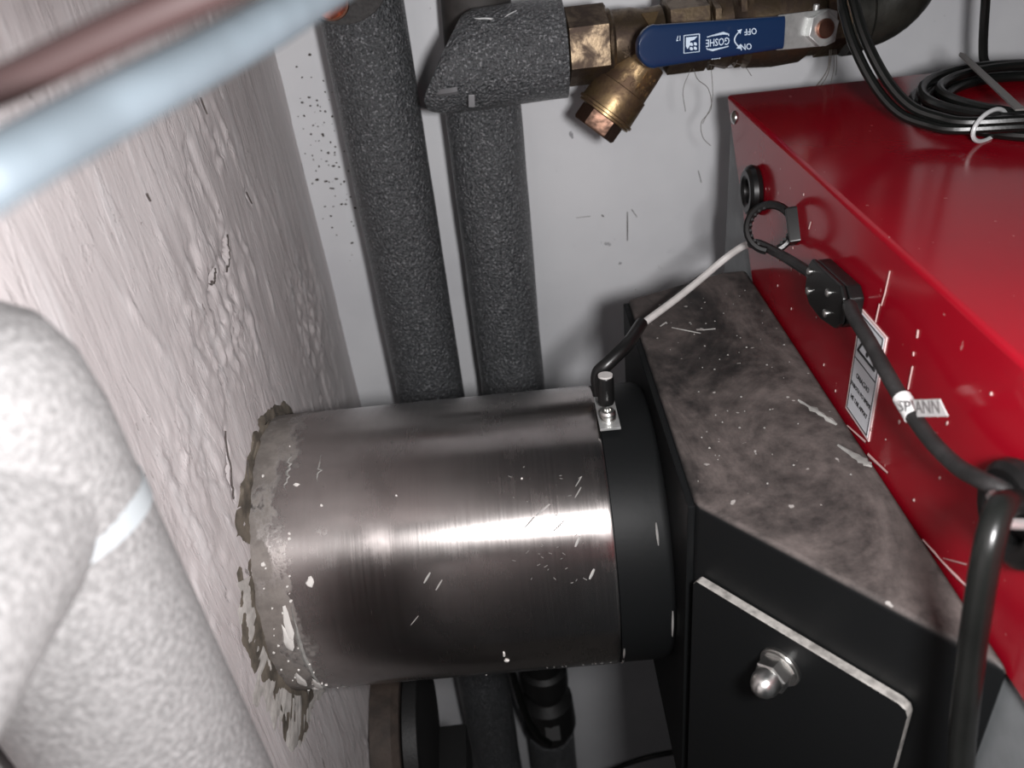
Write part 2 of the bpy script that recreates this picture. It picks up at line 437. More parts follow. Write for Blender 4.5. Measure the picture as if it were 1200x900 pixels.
for i in range(10): blob(bm, (rng.gauss(-.06, .006), WY - .0004, rng.uniform(-.3, -.1)), (0, -1, 0), rng.uniform(.0005, .001), rng, .0003)
part('dark_specks', bm, M['crack'], wb, 'dark specks and scratches on the plaster', 'stuff')

# ================================================================ boiler (frame B: X=0 is its left face)
boiler = thing('boiler', 'red enamelled boiler casing on a grey cabinet at the right', 'boiler', (.22, .25, FZ), 'B')
bm = BM(); box(bm, (.2245, .253, (FZ - .152)/2), (.443, .664, -.152 - FZ), bev=.002); part('cabinet_body', bm, M['grey'], boiler, 'grey painted cabinet body')
def casing():
    bm = BM(); zt, zb = -.147, -.2550
    prof = [(.446, zt)] + [(.0028 - .0028*math.sin(a), zt - .0028 + .0028*math.cos(a)) for a in [i*math.pi/12 for i in range(7)]] + [(0, zb)]
    inner = [(x + (.0022 if z < zt - .003 else 0.002), z - (.0022 if x > .0005 else 0)) for x, z in prof]
    inner[-1] = (.0022, zb); inner[0] = (.446, zt - .0022)
    def yb(z): return .586 - (zt - z)*.845
    F = [[bm.verts.new((x, y if y is not None else yb(z), z)) for x, z in pr] for pr, y in ((prof, -.08), (prof, None), (inner, -.08), (inner, None))]
    n = len(prof)
    for i in range(n-1):
        bm.faces.new((F[0][i], F[0][i+1], F[1][i+1], F[1][i])); bm.faces.new((F[2][i], F[3][i], F[3][i+1], F[2][i+1]))
        bm.faces.new((F[0][i], F[2][i], F[2][i+1], F[0][i+1])); bm.faces.new((F[1][i], F[1][i+1], F[3][i+1], F[3][i]))
    for i in (0, -1): bm.faces.new((F[0][i], F[1][i], F[3][i], F[2][i]))
    return part('casing_cover', bm, M['red'], boiler, 'glossy red folded casing cover', sharp=40)
casing()
bm = BM(); lathe(bm, (.0005, .563, -.157), (-1, 0, 0), [(0, .0048), (.0012, .0046), (.0026, .003), (.003, .0)], 16, cap1=False); part('screw', bm, M['chrome'], boiler)
# rubber grommets set into the red face
def grommet(y, z, R):
    bm = BM()
    ring = [Vector((-.0035, y + (R - .0045)*math.cos(a), z + (R - .0045)*math.sin(a))) for a in [2*math.pi*i/28 for i in range(28)]]
    tube(bm, ring, .0048, 10, closed=True)
    lathe(bm, (-.001, y, z), (-1, 0, 0), [(0, R - .006), (.0012, R - .007)], 24)
    return part('rubber_grommet', bm, M['rubber'], boiler)
grommet(.500, -.1885, .0165); grommet(.187, -.1915, .0185)
# warning label
Y0, Y1, Z1, Z0 = .3264, .2974, -.1870, -.2445
lb = None
bm = BM(); box(bm, (-.0003, (Y0+Y1)/2, (Z0+Z1)/2), (.0006, Y0-Y1, Z1-Z0)); lb = part('warning_label', bm, M['labeledge'], boiler, 'white warning sticker with triangle and three text lines')
bm = BM(); box(bm, (-.00045, (Y0+Y1)/2, (Z0+Z1)/2), (.0007, Y0-Y1-.0028, Z1-Z0-.0028)); part('label_panel', bm, M['label'], lb)
bm = BM(); cx = -.0009
yc, zc = (Y0+Y1)/2, (Z0+Z1)/2; hy, hz = (Y0-Y1)/2 - .0022, (Z1-Z0)/2 - .0022
for s in (-1, 1):
    box(bm, (cx, yc + s*hy, zc), (.0002, .0004, 2*hz)); box(bm, (cx, yc, zc + s*hz), (.0002, 2*hy, .0004))
box(bm, (cx, yc, zc + .0035), (.0002, 2*hy, .0005))
tri = [(yc + .0098, zc + .0085), (yc - .0098, zc + .0085), (yc, zc + .0245)]
for i in range(3):
    a, b = Vector((cx, *tri[i])), Vector((cx, *tri[(i+1) % 3])); tube(bm, [a, b], .00065, 6)
box(bm, (cx, yc, zc + .0165), (.0002, .0016, .0052)); lathe(bm, (cx, yc, zc + .0113), (-1, 0, 0), [(0, .0012), (.0002, .0012)], 12)
part('warning_triangle', bm, M['ink'], lb)
for s, dz, sz, sxx in (('ONACHO', -.0045, .0042, .80), ('PABOTA PO BPEME', -.0112, .0034, .80), ('HE TAR APMAT', -.0180, .0036, .80)):
    b1 = text_bm(s, sz, (cx, yc, zc + dz), (0, -1, 0), (0, 0, 1), .0001, sx=sxx); part('lettering', b1, M['ink'], lb)
# white paint flecks on the red face
bm = BM(); nx = (-1, 0, 0)
def rf(a, b): return (-.0004, a, b)
for pts, wd in ((((.3045, -.158), (.3055, -.168), (.307, -.176)), .0016), (((.309, -.176), (.310, -.186)), .0035), (((.2735, -.170), (.2730, -.1735)), .0018), (((.2722, -.1865), (.272, -.198)), .0014), (((.2735, -.1805), (.273, -.182)), .0014),
                (((.20, -.243), (.215, -.2475), (.238, -.252)), .003), (((.275, -.246), (.296, -.2515)), .004), (((.30, -.247), (.322, -.2525)), .003), (((.2075, -.236), (.222, -.247)), .0016), (((.40, -.172), (.402, -.177)), .0018)):
    P_ = smooth_pts([rf(a, b) for a, b in pts], 5); n_ = len(P_)
    strip(bm, P_, [wd*rng.uniform(.2, .8)*math.sin(math.pi*(j+.7)/(n_+.4)) for j in range(n_)], nx, .0003)
for i in range(26): blob(bm, rf(rng.uniform(.19, .45), rng.uniform(-.245, -.155)), nx, rng.uniform(.0003, .0009), rng, .0003, (1, rng.uniform(1, 2)))
part('paint_flecks', bm, M['scuff'], boiler, 'pale paint flecks and scuffs', 'stuff')

# ================================================================ flue pipe
FY, FZc, FR = .38, -.355, .088
flue = thing('flue_pipe', 'wide brushed stainless flue pipe running from left wall to black flue box', 'pipe', (-.332, FY, FZc), 'B')
bm = BM()
x0, x1 = -.345, -.1235
lathe(bm, (x0, FY, FZc), (1, 0, 0), [(0, FR), (.1, FR), (x1-x0-.006, FR), (x1-x0-.0015, FR), (x1-x0, FR - .0006), (x1-x0, FR-.0018), (.01, FR-.0018)], 96, cap0=False, cap1=False)
part('pipe_body', bm, M['steel'], flue)
def fn(p): return Vector((0, p.y - FY, p.z - FZc)).normalized()
def fp(x, ang, e=0.0002): return Vector((x, FY - (FR + e)*math.cos(ang), FZc + (FR + e)*math.sin(ang)))   # ang 0 = towards the viewer, 90 = top
def D(a): return math.radians(a)
bm = BM()
for x, a, l, wd in ((-.140, 53, .004, .0007), (-.139, 57, .004, .0006), (-.152, 42, .007, .0012), (-.160, 48, .008, .0012), (-.168, 44, .006, .0011), (-.143, 36, .003, .0014), (-.226, 28, .004, .0012), (-.22, 25, .004, .0009), (-.236, 12, .005, .0006), (-.137, 24, .003, .0016)):
    strip(bm, [fp(x - l/2 + l*i/3, D(a + (i-1.5)*1.2)) for i in range(4)], wd, fn, .0002)
for i in range(40):
    x, a = rng.gauss(-.155, .018), rng.gauss(38, 12)
    if x > -.127: continue
    l = rng.uniform(.0006, .0022); strip(bm, [fp(x, D(a)), fp(x + l, D(a + rng.uniform(-1, 1)))], [.00025, .00025], fn, .0002)
for i in range(14): x = rng.uniform(-.17, -.127); strip(bm, [fp(x, D(-28)), fp(x + .0006, D(-29))], [.0006, .0008], fn, .0002)
part('scratches', bm, M['greyscuff'], flue, 'bright scratches on the pipe', 'stuff')
bm = BM()
for x, a, r, st in ((-.290, 30, .0026, (1, 1.4)), (-.1895, -15, .0016, (1, 1)), (-.1902, -10, .0009, (1, 3)), (-.308, 8, .0032, (1, 3.2)), (-.306, 16, .0028, (1, 4)), (-.297, 66, .0012, (1.6, 1)), (-.300, 46, .0011, (1, 1)), (-.282, 57, .0009, (1, 1)), (-.311, -18, .003, (1, 4)), (-.304, -24, .0028, (1, 4.5)), (-.309, -33, .0022, (1, 3)), (-.206, -44, .0009, (1, 2)), (-.302, 24, .001, (1, 1)), (-.24, 58, .0007, (1, 1)), (-.17, 60, .0006, (1, 1)), (-.315, 38, .0015, (1, 1))):
    p = fp(x, D(a)); blob(bm, p, fn(p), r, rng, .0007, st)
for i in range(30):
    x, a = rng.uniform(-.318, -.296), rng.uniform(-45, 85); p = fp(x, D(a)); blob(bm, p, fn(p), rng.uniform(.0004, .001), rng, .0005)
part('paint_drips', bm, M['paintwhite'], flue, 'white paint drips near the wall end', 'stuff')
bm = BM()
for x0_, a0, a1, wd in ((-.302, 22, -34, .010), (-.292, -30, -62, .016), (-.303, 80, 64, .006), (-.285, 66, 78, .004)):
    n = 14
    pts = [fp(x0_ + noise.noise(Vector((i*.6, a0, 0)))*.004, D(a0 + (a1-a0)*i/n)) for i in range(n+1)]
    ws = [wd*(.35 + .8*abs(noise.noise(Vector((i*.9, x0_*50, 2)))))*.55*math.sin(math.pi*(i+.6)/(n+1.2)) for i in range(n+1)]
    strip(bm, pts, ws, fn, .0004)
part('filler_smears', bm, M['paintgrey'], flue, 'grey filler smears near the wall end', 'stuff')

# ragged mortar round the pipe where it enters the wall (belongs to the wall)
def mortar(name, mat, r_in, spread, h, seed, a0=0, a1=360):
    bm = BM(); n = 200; rows = []; fc = Matrix.Rotation(YAW, 3, 'Z')
    for i in range(n+1):
        a = D(a0 + (a1-a0)*i/n)
        ca, sa = math.cos(a), math.sin(a)
        # axis point where the flue meets the wall plane
        yb, zb = FY + .0115, FZc
        side = .38 + .62*max(0.0, math.cos(a - D(198)))                 # widest on the side towards the viewer
        g = side*max(0.2, 1 + .9*noise.fractal(Vector((ca*2.4, sa*2.4, seed)), .9, 2.2, 4))
        out = spread*g
        row = []
        for k, (rr, hh) in enumerate(((-.004, h*.8), (.0015, h*.7), (out*.35, h*.6), (out*.75, h*.42), (out, h*.18), (out + .001, -.002))):
            jit = noise.fractal(Vector((ca*9, sa*9, seed + k*.7)), .8, 2.1, 3)
            r = r_in + rr + jit*.0022*(0 < k)
            row.append(bm.verts.new((WX + max(-.003, hh + (jit*.0013 if k < 5 else 0)), yb + r*ca, zb + r*sa)))
        rows.append(row)
    for A, B_ in zip(rows, rows[1:]):
        for j in range(5): bm.faces.new((A[j], A[j+1], B_[j+1], B_[j]))
    bmesh.ops.remove_doubles(bm, verts=bm.verts, dist=1e-6)
    part(name, bm, mat, wl, 'ragged brown mortar round the flue hole' if 'collar' in name else 'pale flaking filler round the flue hole')
mortar('mortar_collar', M['mortar'], FR, .020, .0024, 1.3)
mortar('filler_crust', M['wetmortar'], FR + .006, .020, .0020, 7.7, 145, 290)

# ================================================================ flue box
fbox = thing('flue_box', 'black steel flue box with dusty top between stainless pipe and red casing', 'flue box', (-.04, .34, -.4885), 'B')
bm = BM()
poly = [(-.0895, .2711), (-.0005, .17), (-.0005, .5114), (-.0184, .5114), (-.0895, .4837)]
prism(bm, poly, -.4885, -.25, bev=.0035, seg=3)
part('hood', bm, M['dusty'], fbox, 'black hood with a dusty level top')
bm = BM()        # raised welded rim along the pipe-side edge
prism(bm, [(-.0925, .272), (-.0885, .272), (-.0885, .4825), (-.0925, .4825)], -.486, -.2525, bev=.001); part('front_plate', bm, M['black'], fbox)
bm = BM(); lathe(bm, (-.1330, FY, FZc), (1, 0, 0), [(0, FR - .0022), (.010, FR - .0022), (.0102, FR - .0006), (.036, FR - .0006), (.0445, FR - .004)], 96)
part('pipe_socket', bm, M['black'], fbox, 'black painted round socket holding the pipe')
bm = BM()
for a0, a1, x in ((-14, -24, -.1215), (-28, -34, -.1215), (-36, -40, -.1215), (-8, 6, -.0945), (32, 40, -.1)):
    strip(bm, [Vector((x + noise.noise(Vector((i, a0, 0)))*.0006, FY - (FR - .0003)*math.cos(D(a0 + (a1-a0)*i/6)), FZc + (FR - .0003)*math.sin(D(a0 + (a1-a0)*i/6)))) for i in range(7)], .0013, fn, .0005)
part('sealant_flakes', bm, M['greyscuff'], fbox, 'pale flakes along the socket joint', 'stuff')
# inspection cover on the slanted front
P4 = Vector((-.0895, .2711, 0)); dS = Vector((.66118, -.75023, 0)); nD = Vector((-.75023, -.66118, 0))
zax = Vector((0, 0, 1))
s0, s1, zt, zb = .0042, .1082, -.2920, -.470; c = .0045
poly = [(s0 + .002, zt), (s1 - c, zt), (s1 - .0013, zt - .0013), (s1, zt - c), (s1, zb), (s0, zb), (s0, zt - .003)]
bm = BM(); prism(bm, poly, .0006, .0056, P4, dS, zax, bev=.0007, seg=2)
o = part('cover_plate', bm, [M['black'], M['edge']], fbox, 'black inspection plate with bare metal edges')
for p in o.data.polygons:
    if abs(p.normal.dot(nD)) < .5 and p.normal.z > -.3: p.material_index = 1
an = P4 + dS*.0535 + zax*-.3125 + nD*.0056
bm = BM(); lathe(bm, an, nD, [(0, .0098), (.0016, .0098), (.0016, .0090), (.003, .0090)], 24); part('washer', bm, M['chrome'], fbox)
bm = BM(); lathe(bm, an + nD*.003, nD, [(0, .0078), (.0005, .0082), (.0065, .0082), (.0072, .0074)], 6, phase=.4)
lathe(bm, an + nD*.010, nD, [(0, .0066), (.004, .0064), (.007, .0052), (.009, .0032), (.0096, .0012), (.0097, .0001)], 20, cap1=False); part('acorn_nut', bm, M['chrome'], fbox, 'plated domed nut')
bm = BM()
def bt(x, y): return (x, y, -.2498)
for pts, wd in ((((-.018, .345), (-.012, .333), (-.0065, .320)), .007), (((-.012, .304), (-.006, .292), (-.003, .285)), .008), (((-.068, .437), (-.052, .426)), .0012), (((-.075, .44), (-.070, .445)), .002), (((-.050, .43), (-.042, .43)), .001)):
    P_ = smooth_pts([bt(a, b) for a, b in pts], 5); n_ = len(P_)
    strip(bm, P_, [wd*rng.uniform(.25, 1.0)*math.sin(math.pi*(j+.7)/(n_+.4)) for j in range(n_)], (0, 0, 1), .0004)
for i in range(60): blob(bm, bt(rng.uniform(-.085, -.004), rng.uniform(.28, .50)), (0, 0, 1), rng.uniform(.0002, .0007), rng, .0003, up=(0, 1, 0))
part('dirt_flecks', bm, M['paintgrey'], fbox, 'pale flecks on the dusty top', 'stuff')

# ================================================================ temperature sensor and its wire
sen = thing('temperature_sensor', 'black probe clipped on the socket with white sleeved wire rising to the red casing', 'sensor', (-.118, .372, -.2665), 'B')
bm = BM(); box(bm, (-.1178, .3735, -.2660), (.0118, .034, .0016), bev=.0003); part('mounting_clip', bm, M['zinc'], sen)
bm = BM(); lathe(bm, (-.1180, .3660, -.2652), (0, 0, 1), [(0, .0046), (.0012, .0046), (.0012, .0038), (.0022, .0038), (.0024, .0046), (.0046, .0046), (.0058, .0036), (.0058, .002), (.0040, .002)], 20); part('screw', bm, M['chrome'], sen)
bm = BM(); lathe(bm, (-.1175, .3775, -.2622), (.02, .10, 1.0), [(0, .0044), (.0012, .0048), (.0165, .0048), (.0172, .0044)], 20); part('probe', bm, M['rubber'], sen)
bm = BM(); lathe(bm, (-.1172, .3793, -.2450), (.02, .1, 1), [(0, .0042), (.0012, .0042)], 16); part('probe_end', bm, M['white'], sen)
wire = [(-.1205, .386, -.262), (-.1205, .390, -.250), (-.1140, .391, -.2435), (-.1014, .400, -.2370), (-.0896, .420, -.2350)]
bm = BM(); tube(bm, smooth_pts(wire, 6), [.0040, .0042, .0042, .0038], 12); part('wire_boot', bm, M['rubber'], sen)
bm = BM(); tube(bm, smooth_pts([(-.0905, .418, -.2352), (-.066, .440, -.2322), (-.0468, .455, -.2272), (-.029, .464, -.2185), (-.020, .4575, -.2084), (-.0155, .4513, -.2042)], 6), .0023, 10); part('white_sleeve', bm, M['white'], sen)
bm = BM(); tube(bm, smooth_pts([(-.0925, .421, -.2375), (-.068, .4445, -.2345), (-.0480, .460, -.2295), (-.029, .467, -.2215)], 6), .0014, 8)
tube(bm, smooth_pts([(-.0160, .4522, -.2046), (-.014, .4403, -.2008), (-.013, .4033, -.1921), (-.009, .3700, -.1880)], 6), .0029, 10); part('black_wire', bm, M['dustcable'], sen)

# junction box
jb = thing('junction_box', 'small black plastic cable box with four screws on the red face', 'junction box', (0, .34, -.19), 'B')
def prism_jb(bm, d0, d1, sh, bev):
    poly = [(.3725-sh, -.1985), (.3725-sh, -.1850), (.3670, -.1790+sh), (.3290, -.1760+sh), (.3230+sh, -.1800), (.3230+sh, -.1930), (.3290, -.1985), (.3480, -.2035+sh), (.3640, -.2035+sh)]
    prism(bm, [(y, z) for y, z in poly], d0, d1, (0, 0, 0), (0, 1, 0), (0, 0, 1), bev=bev)
# polygon plane (Y,Z): its normal is +X, so the box is pushed to negative X
bm = BM(); prism_jb(bm, -.0078, -.0006, .0, .0012); part('box_base', bm, M['rubber'], jb)
bm = BM(); prism_jb(bm, -.0108, -.0081, .0006, .0010); part('lid', bm, M['rubber'], jb)
for y, z in ((.3675, -.1857), (.3660, -.1962), (.3410, -.1850), (.3410, -.1962)):
    bm = BM(); lathe(bm, (-.0107, y, z), (-1, 0, 0), [(0, .0021), (.0008, .0021), (.0013, .0014), (.0013, .0001)], 12, cap1=False); part('screw', bm, M['chrome'], jb)

# tagged cable from the box to the big grommet
tc = thing('tagged_cable', 'thin black cable with white tag from cable box to big grommet', 'cable', (-.012, .25, -.19), 'B')
pts = [(-.0065, .3245, -.1865), (-.0100, .3170, -.1800), (-.0125, .306, -.1795), (-.0125, .288, -.1823), (-.0125, .2648, -.1872), (-.012, .2479, -.1905), (-.012, .2296, -.1916), (-.012, .2113, -.1893), (-.0125, .1965, -.1835), (-.010, .1880, -.1815), (-.003, .1825, -.1860)]
bm = BM(); tube(bm, smooth_pts(pts, 6), .0031, 12); part('cable_sheath', bm, M['dustcable'], tc)
tg0, tg1 = Vector((-.012, .2545, -.1893)), Vector((-.012, .2435, -.1909)); td = (tg1-tg0).normalized()
bm = BM(); lathe(bm, tg0, td, [(0, .0033), (0, .0036), ((tg1-tg0).length, .0036), ((tg1-tg0).length, .0033)], 20, cap0=False, cap1=False); tb = part('tag_band', bm, M['tag'], tc, 'white wrap tag around the cable')
q4 = [Vector(v) for v in ((-.0128, .2450, -.1838), (-.0135, .2268, -.1713), (-.0135, .2195, -.1738), (-.0128, .2394, -.1880))]
fu = (q4[1] - q4[0]).normalized(); fnrm = fu.cross(q4[0] - q4[3]).normalized(); fup = fnrm.cross(fu)
bm = BM(); prism(bm, [((p_ - q4[0]).dot(fu), (p_ - q4[0]).dot(fup)) for p_ in (q4[0], q4[3], q4[2], q4[1])], -.0001, .0002, q4[0], fu, fup)
tf = part('tag_flag', bm, M['tag'], tc, 'white paper flag of the tag')
part('lettering', text_bm('ANN', .0070, (q4[0] + q4[2])*.5 + fnrm*.0004 - fu*.001, fu, fup, .0001, sx=1.3), M['greyink'], tf)
vn = Vector((-.42, -.72, .56)).normalized(); fu2 = (fu - vn*fu.dot(vn)).normalized()
part('lettering', text_bm('SP', .0062, (tg0 + tg1)*.5 + vn*.0054 - fu2*.0010, fu2, vn.cross(fu2), .0001, sx=.72), M['ink'], tb)

# thick cable dropping from the big grommet
kc = thing('thick_cable', 'thick black cable dropping from the big grommet past the flue box corner', 'cable', (-.026, .155, -.30), 'B')
pts = [(-.002, .183, -.184), (-.012, .179, -.1785), (-.021, .172, -.1740), (-.027, .1640, -.1817), (-.028, .1602, -.1984), (-.027, .1573, -.2227), (-.026, .1517, -.2549), (-.025, .1477, -.2785), (-.024, .140, -.36), (-.024, .135, -.5)]
bm = BM(); tube(bm, smooth_pts(pts, 6), .0042, 14); part('cable_sheath', bm, M['cable'], kc)
bm = BM(); tube(bm, smooth_pts([(-.004, .1905, -.190), (-.010, .1905, -.187), (-.016, .183, -.179), (-.019, .178, -.176)], 4), .0021, 8); tube(bm, smooth_pts([(-.003, .177, -.187), (-.012, .174, -.183), (-.020, .1725, -.180)], 4), .0018, 8); part('shield_braid', bm, M['zinc'], kc, 'bare grey braid at the grommet')

# open cable clamp hanging below the small grommet
cc = thing('cable_clamp', 'empty black ratchet cable clamp below the small grommet', 'clamp', (-.012, .45, -.19), 'B')
C0 = Vector((-.013, .4290, -.1855)); view = Vector((.30, .78, -.55)).normalized()
ua = Vector((1, 0, 0)); ua = (ua - view*ua.dot(view)).normalized(); ub = view.cross(ua)*-1
if ub.z < 0: ub = -ub
bm = BM(); ring = []
for i in range(27):
    a = D(-75 + 330*i/26 + 0); ring.append(C0 + ua*.0125*math.cos(a) + ub*.0135*math.sin(a))
tube(bm, ring, .0024, 8, sx=1.0); part('clamp_ring', bm, M['rubber'], cc)
bm = BM(); Mx = Matrix((ua, ub, view)).transposed(); box(bm, C0 + ua*.0155 + ub*-.0015 + view*-.001, (.0125, .0205, .012), Mx, bev=.0012); part('clamp_block', bm, M['rubber'], cc)
bm = BM()
for i in range(9):
    a = D(100 + i*16); p = C0 + ua*.0107*math.cos(a) + ub*.0117*math.sin(a); box(bm, p, (.0014, .0014, .004), Mx)
for i in range(5):
    a = D(-60 + i*14); p = C0 + ua*.0105*math.cos(a) + ub*.0115*math.sin(a); box(bm, p, (.0016, .0016, .004), Mx)
part('ratchet_teeth', bm, M['rubber'], cc, kind='stuff')

# ================================================================ lagged pipes on the back wall
def foam_tube(bm, p0, p1, r, n=40, rings=24, wob=.0006, seed=0.0, cap=True):
    p0, p1 = Vector(p0), Vector(p1); a, b, d = frame_of(p1-p0); R_ = []
    L = (p1-p0).length
    for i in range(rings+1):
        t = i/rings; row = []
        for k in range(n):
            an_ = 2*math.pi*k/n; rr = r + wob*noise.noise(Vector((math.cos(an_)*1.5, math.sin(an_)*1.5 + seed, t*L*22)))
            row.append(bm.verts.new(p0 + d*L*t + (a*math.cos(an_) + b*math.sin(an_))*rr))
        R_.append(row)
    for A, B_ in zip(R_, R_[1:]):
        for k in range(n): bm.faces.new((A[k], A[(k+1) % n], B_[(k+1) % n], B_[k]))
    if cap: bm.faces.new(R_[0]); bm.faces.new(R_[-1])
    return R_
PL = thing('lagged_pipe', 'left of two vertical grey foam lagged pipes, with copper stub at its top', 'pipe', (-.0785, .638, FZ), group=None)
bm = BM(); foam_tube(bm, (-.0760, .640, .06), (-.0800, .640, -1.0), .0315, rings=60, seed=1); foam_tube(bm, (-.0800, .640, -1.0), (-.0815, .640, FZ + .02), .0315, rings=8, seed=1); part('foam_sleeve', bm, M['foam'], PL)
bm = BM()
e0, ed = Vector((-.083, .6255, -.0300)), Vector((-.03, -.93, -.30)).normalized()
lathe(bm, e0, ed, [(0, .036), (.032, .036)], 40); part('elbow_sleeve', bm, M['foam'], PL)
bm = BM(); lathe(bm, e0 + ed*.0321, ed, [(0, .0356), (.0006, .035), (.0006, .012)], 40, cap1=False); part('cut_foam_face', bm, M['foam_cut'], PL, 'dull brown-grey cut end of the foam')
bm = BM(); lathe(bm, e0 + ed*.025, ed, [(0, .0125), (.050, .0125), (.0508, .0118), (.0508, .0105), (.03, .0105)], 28); part('copper_stub', bm, M['copper'], PL, 'bare copper pipe end')

PR = thing('lagged_pipe', 'right of two vertical grey foam lagged pipes, ending in elbow under brass strainer', 'pipe', (0, .638, FZ))
bm = BM(); foam_tube(bm, (.003, .640, -.128), (-.0025, .640, -.76), .0300, rings=40, seed=5); foam_tube(bm, (-.003, .640, -.95), (-.004, .640, FZ + .02), .0300, rings=10, seed=6); part('foam_sleeve', bm, M['foam'], PR)
bm = BM(); foam_tube(bm, (.005, .648, -.112), (.013, .652, .05), .0260, rings=8, seed=7); part('upper_foam_sleeve', bm, M['foam_inner'], PR, 'smooth dark foam stub going up behind the elbow')
# horizontal sleeve with a mitred left end
def mitred():
    bm = BM(); n = 48; a0 = Vector((-.012, .603, -.1065)); a1 = Vector((.0645, .600, -.1043)); d = (a1-a0).normalized(); r = .0335
    u, v = Vector((0, -1, 0)), Vector((0, 0, 1)); rows = []
    for i in range(25):
        t = i/24; row = []
        for k in range(n):
            an_ = 2*math.pi*k/n; cu, cv = math.cos(an_), math.sin(an_)
            m = -.012 + .019*max(cv, -.55) - .004*cu          # how far in the end starts
            m += .0016*noise.noise(Vector((cu*5, cv*5, 3)))
            s = m + (.0765 - m)*t
            rr = r*(1 - .11*max(0, 1 - t*6)**2) + .0005*noise.noise(Vector((cu*2, cv*2, t*6)))
            row.append(bm.verts.new(a0 + d*s + (u*cu + v*cv)*rr))
        rows.append(row)
    for A, B_ in zip(rows, rows[1:]):
        for k in range(n): bm.faces.new((A[k], A[(k+1) % n], B_[(k+1) % n], B_[k]))
    inner = [bm.verts.new(v_.co + (Vector((0, a1.y, a1.z)) - Vector((0, v_.co.y, v_.co.z)))*.45 + d*-.002) for v_ in rows[-1]]
    for k in range(n): bm.faces.new((rows[-1][k], rows[-1][(k+1) % n], inner[(k+1) % n], inner[k]))
    bm.faces.new(rows[0])
    return part('elbow_sleeve', bm, M['foam'], PR)
mitred()
bm = BM(); lathe(bm, (.055, .600, -.1045), (1, 0, 0), [(0, .016), (.016, .016)], 24); part('pipe_nipple', bm, M['darkbrass'], PR)
bm = BM(); strip(bm, smooth_pts([(-.0320, .5800, -.1210), (-.0255, .5730, -.1195), (-.018, .5690, -.1185), (-.013, .5680, -.118)], 4), [.0052]*13, lambda p: Vector((-.25, -.9, -.2)).normalized(), .0012); part('cable_tie', bm, M['darktie'], PR, 'grey plastic tie pulled into the foam')
bm = BM(); box(bm, (-.0045, .5705, -.1262), (.0046, .003, .0085), Matrix.Rotation(.1, 3, 'Y'), bev=.0005); part('tie_tail', bm, M['darktie'], PR)
bm = BM(); strip(bm, smooth_pts([(.004, .586, -.0770), (.0125, .583, -.0772), (.018, .584, -.079), (.020, .583, -.0815), (.026, .584, -.0772), (.033, .587, -.0752)], 4), [.001]*21, (0, -.5, .85), .0006); part('foam_seam', bm, M['tie'], PR, 'pale torn seam on the foam')
# dark union and valve in the lower run of the right pipe
bm = BM(); lathe(bm, (-.003, .640, -.765), (0, 0, -1), [(0, .024), (.05, .024), (.055, .029), (.085, .029), (.09, .022), (.105, .022), (.115, .032), (.165, .034), (.18, .026), (.19, .026)], 24); part('union_body', bm, M['dark'], PR, 'dark union fitting')
bm = BM(); box(bm, (-.001, .6065, -.905), (.018, .004, .020), Matrix.Rotation(-.35, 3, 'X')); part('data_plate', bm, M['greytag'], PR, 'small grey plate')
bm = BM(); tube(bm, smooth_pts([(-.042, .61, -.72), (-.0385, .605, -.79), (-.032, .597, -.84), (-.020, .594, -.885), (-.006, .592, -.905)], 6), .0045, 10); solo('cable', bm, M['cable'], 'thin black cable looping beside the union under the flue', 'cable', (-.02, .6, -.9))
bm = BM(); tube(bm, smooth_pts([(.04, .60, -1.01), (.0958, .60, -.977), (.157, .60, -.9648), (.25, .60, -.955)], 6), .0035, 10); solo('cable', bm, M['cable'], 'thin black cable slanting low behind the flue box', 'cable', (.1, .6, -.98))

# ================================================================ strainer, valve and elbow on the upper run
AY, AZ = .600, -.1045
def hexa(bm, x0, x1, r, ph=0.0): lathe(bm, (x0, AY, AZ), (1, 0, 0), [(0, r*.90), (.0015, r), (x1-x0-.0015, r), (x1-x0, r*.92)], 6, phase=ph)
ys = thing('pipe_strainer', 'aged brass Y strainer with slanted plug beside the foam elbow', 'strainer', (.10, AY, AZ-.05))
bm = BM(); hexa(bm, .0655, .0955, .0262, math.pi/6 - .12); part('hex_end', bm, M['darkbrass'], ys)
bm = BM(); lathe(bm, (.0950, AY, AZ), (1, 0, 0), [(0, .0215), (.002, .0225), (.004, .021), (.018, .0212), (.026, .0195), (.0385, .0205)], 36); part('strainer_body', bm, M['darkbrass'], ys)
bd = Vector((-.655, -.12, -.745)).normalized(); b0 = Vector((.128, AY - .004, AZ - .003))
bm = BM(); lathe(bm, b0, bd, [(.012, .0178), (.020, .0185), (.036, .0192), (.0365, .0203), (.046, .0208), (.0545, .0212)], 36); part('strainer_branch', bm, M['brass'], ys, 'brighter brass slanted branch')
bm = BM(); lathe(bm, b0 + bd*.0545, bd, [(0, .0212), (.0006, .0226), (.0024, .0226), (.003, .0212), (.0044, .0212), (.0048, .0190)], 36); part('flange_ring', bm, M['brass'], ys)
bm = BM(); lathe(bm, b0 + bd*.0595, bd, [(0, .0172), (.0105, .0172), (.0120, .0160)], 6, phase=.9); part('hex_plug', bm, M['brownbrass'], ys, 'brown hexagonal plug')
